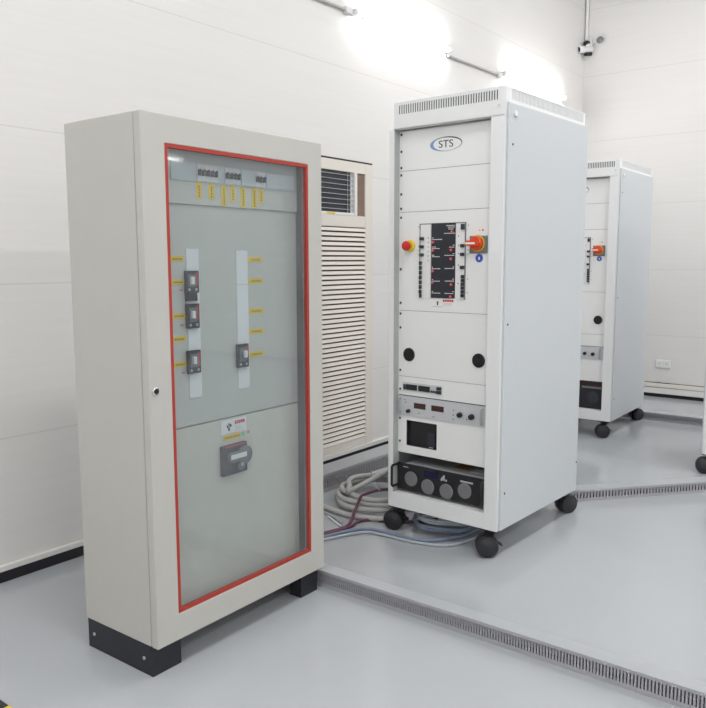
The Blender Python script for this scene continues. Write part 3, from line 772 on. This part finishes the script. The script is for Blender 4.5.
# ------------------------------------------------------------------ things on the right wall
o = thing('wall_outlet', 'white double socket plate low on the right wall', 'wall outlet', (XR, 2.10, .318))
MB().use('white').box(-.010, 0, -.068, .068, -.038, .038).build('plate', o, bev=.003)
for s in (-1, 1):
    q = MB().use('paper').box(-.0125, -.010, s*.034-.026, s*.034+.026, -.026, .026).build('socket', o, bev=.001)
    b = MB().use('mid')
    for dy, dz in ((-.008, -.004), (.008, -.004), (0, .009)): b.box(-.0130, -.0125, s*.034+dy-.0018, s*.034+dy+.0018, dz-.005, dz+.005)
    b.build('socket_slot', q)
cable('loose_cable', [(XR-.02, 2.16, .132), (XR-.022, 2.13, .137), (XR-.018, 2.09, .133), (XR-.022, 2.05, .137), (XR-.018, 2.02, .132)], .003, 'ink', 'short dark cable end lying on the right wall skirting below the socket')

cam = thing('security_camera', 'small white and black security camera high in the room corner', 'security camera', (XR, 2.93, 3.35))
MB().use('white').box(-.05, 0, -.045, .025, -.02, .055).build('junction_box', cam, bev=.004)
MB().use('black').lathe((-.05, .0, .02), (-1, 0, -.1), [(0, 0), (.03, 0), (.026, .03), (0, .032)], 18).build('swivel_joint', cam, smooth=True)
b = MB().use('white').tube([(-.05, -.02, .01), (-.13, -.03, -.02)], .012, 10); b.build('arm', cam, smooth=True)
axis = Vector((-.75, .35, -.12)).normalized()
cb = MB().use('white').lathe((-.02, -.03, -.03), axis, [(0, 0), (.030, 0), (.033, .006), (.033, .15), (.030, .165), (.026, .165), (.026, .160)], 22).build('camera_body', cam, smooth=True)
MB().use('black').lathe(Vector((-.02, -.03, -.03))+axis*.155, axis, [(.026, 0), (.012, .003), (0, .001)], 20).build('lens', cb, smooth=True)
b = MB().use('black').lathe((-.03, -.03, -.075), axis, [(0, 0), (.020, 0), (.020, .07), (0, .075)], 16).build('infrared_lamp', cam, smooth=True)
b = MB().use('mid').lathe((-.02, -.115, .045), (-.9, -.2, -.3), [(0, 0), (.030, 0), (.030, .045), (.024, .05), (0, .05)], 20).build('flood_sensor', cam, smooth=True)
MB().use('white').tube([(-.012, -.02, .03), (-.012, -.115, .045)], .012, 10).build('sensor_bracket', cam, smooth=True)
t = thing('wiring_conduit', 'white vertical conduit in the room corner above the security camera', 'conduit', (XR-.018, YB-.02, 3.41))
MB().use('white').tube([(0, 0, 0), (0, 0, ZC-3.41-.005)], .014, 12).build('pipe', t, smooth=True)
MB().use('white').tube([(.002, 0, .5), (.017, 0, .5)], .018, 10).build('clip', t)

# hazard tape at the left edge
t = MB(); y = 2.45; k = 0
while y > 1.70:
    t.use('tapeb' if k % 2 == 0 else 'tapey').hexa([(.976, y-.07, .0003), (1.047, y-.07-.035+.035, .0003), (1.047, y, .0003), (.976, y, .0003), (.976, y-.07, .0013), (1.047, y-.07, .0013), (1.047, y, .0013), (.976, y, .0013)])
    y -= .07; k += 1
    if k == 1: pass
tag(t.build('hazard_tape'), 'black and yellow striped tape on the floor at the lower left corner', 'floor tape')

# ------------------------------------------------------------------ light
def area(name, loc, size, power, rot=(0, 0, 0), col=(1, 1, 1)):
    l = bpy.data.lights.new(name, 'AREA'); l.shape = 'RECTANGLE'; l.size, l.size_y = size; l.energy = power; l.color = col
    o = bpy.data.objects.new(name, l); COL.objects.link(o); o.location = loc; o.rotation_euler = rot; return o
for i, (x, y) in enumerate(((-2.2, -2.6), (1.2, -2.6), (4.6, -2.6), (-2.2, .6), (1.0, .4), (4.4, .2), (6.6, .3))):
    area('added_ceiling_fill', (x, y, ZC-.03), (1.2, .3), CEIL, col=(1, .985, .97))  # unseen ceiling lights, added to fill the room
w = bpy.data.worlds.new('room air'); scene.world = w; w.use_nodes = True
w.node_tree.nodes['Background'].inputs['Color'].default_value = (.9, .95, 1, 1); w.node_tree.nodes['Background'].inputs['Strength'].default_value = .0

# ------------------------------------------------------------------ camera
F = Vector((0.78384394, 0.60905654, -0.12099096)); Rr = Vector((0.61336085, -0.78980002, -0.00209669)); U = Vector((0.09683567, 0.07256765, 0.99265139))
cd = bpy.data.cameras.new('camera'); co = bpy.data.objects.new('camera', cd); COL.objects.link(co)
mw = Matrix((Rr, U, -F)).transposed().to_4x4(); mw.translation = (0, 0, 1.3); co.matrix_world = mw
cd.sensor_fit = 'HORIZONTAL'; cd.sensor_width = 36; cd.lens = 36*766.1/706; cd.clip_start = .05; cd.clip_end = 60
scene.camera = co
scene.view_settings.view_transform = 'Standard'; scene.view_settings.look = 'None'; scene.view_settings.gamma = 1
scene.view_settings.exposure = 0
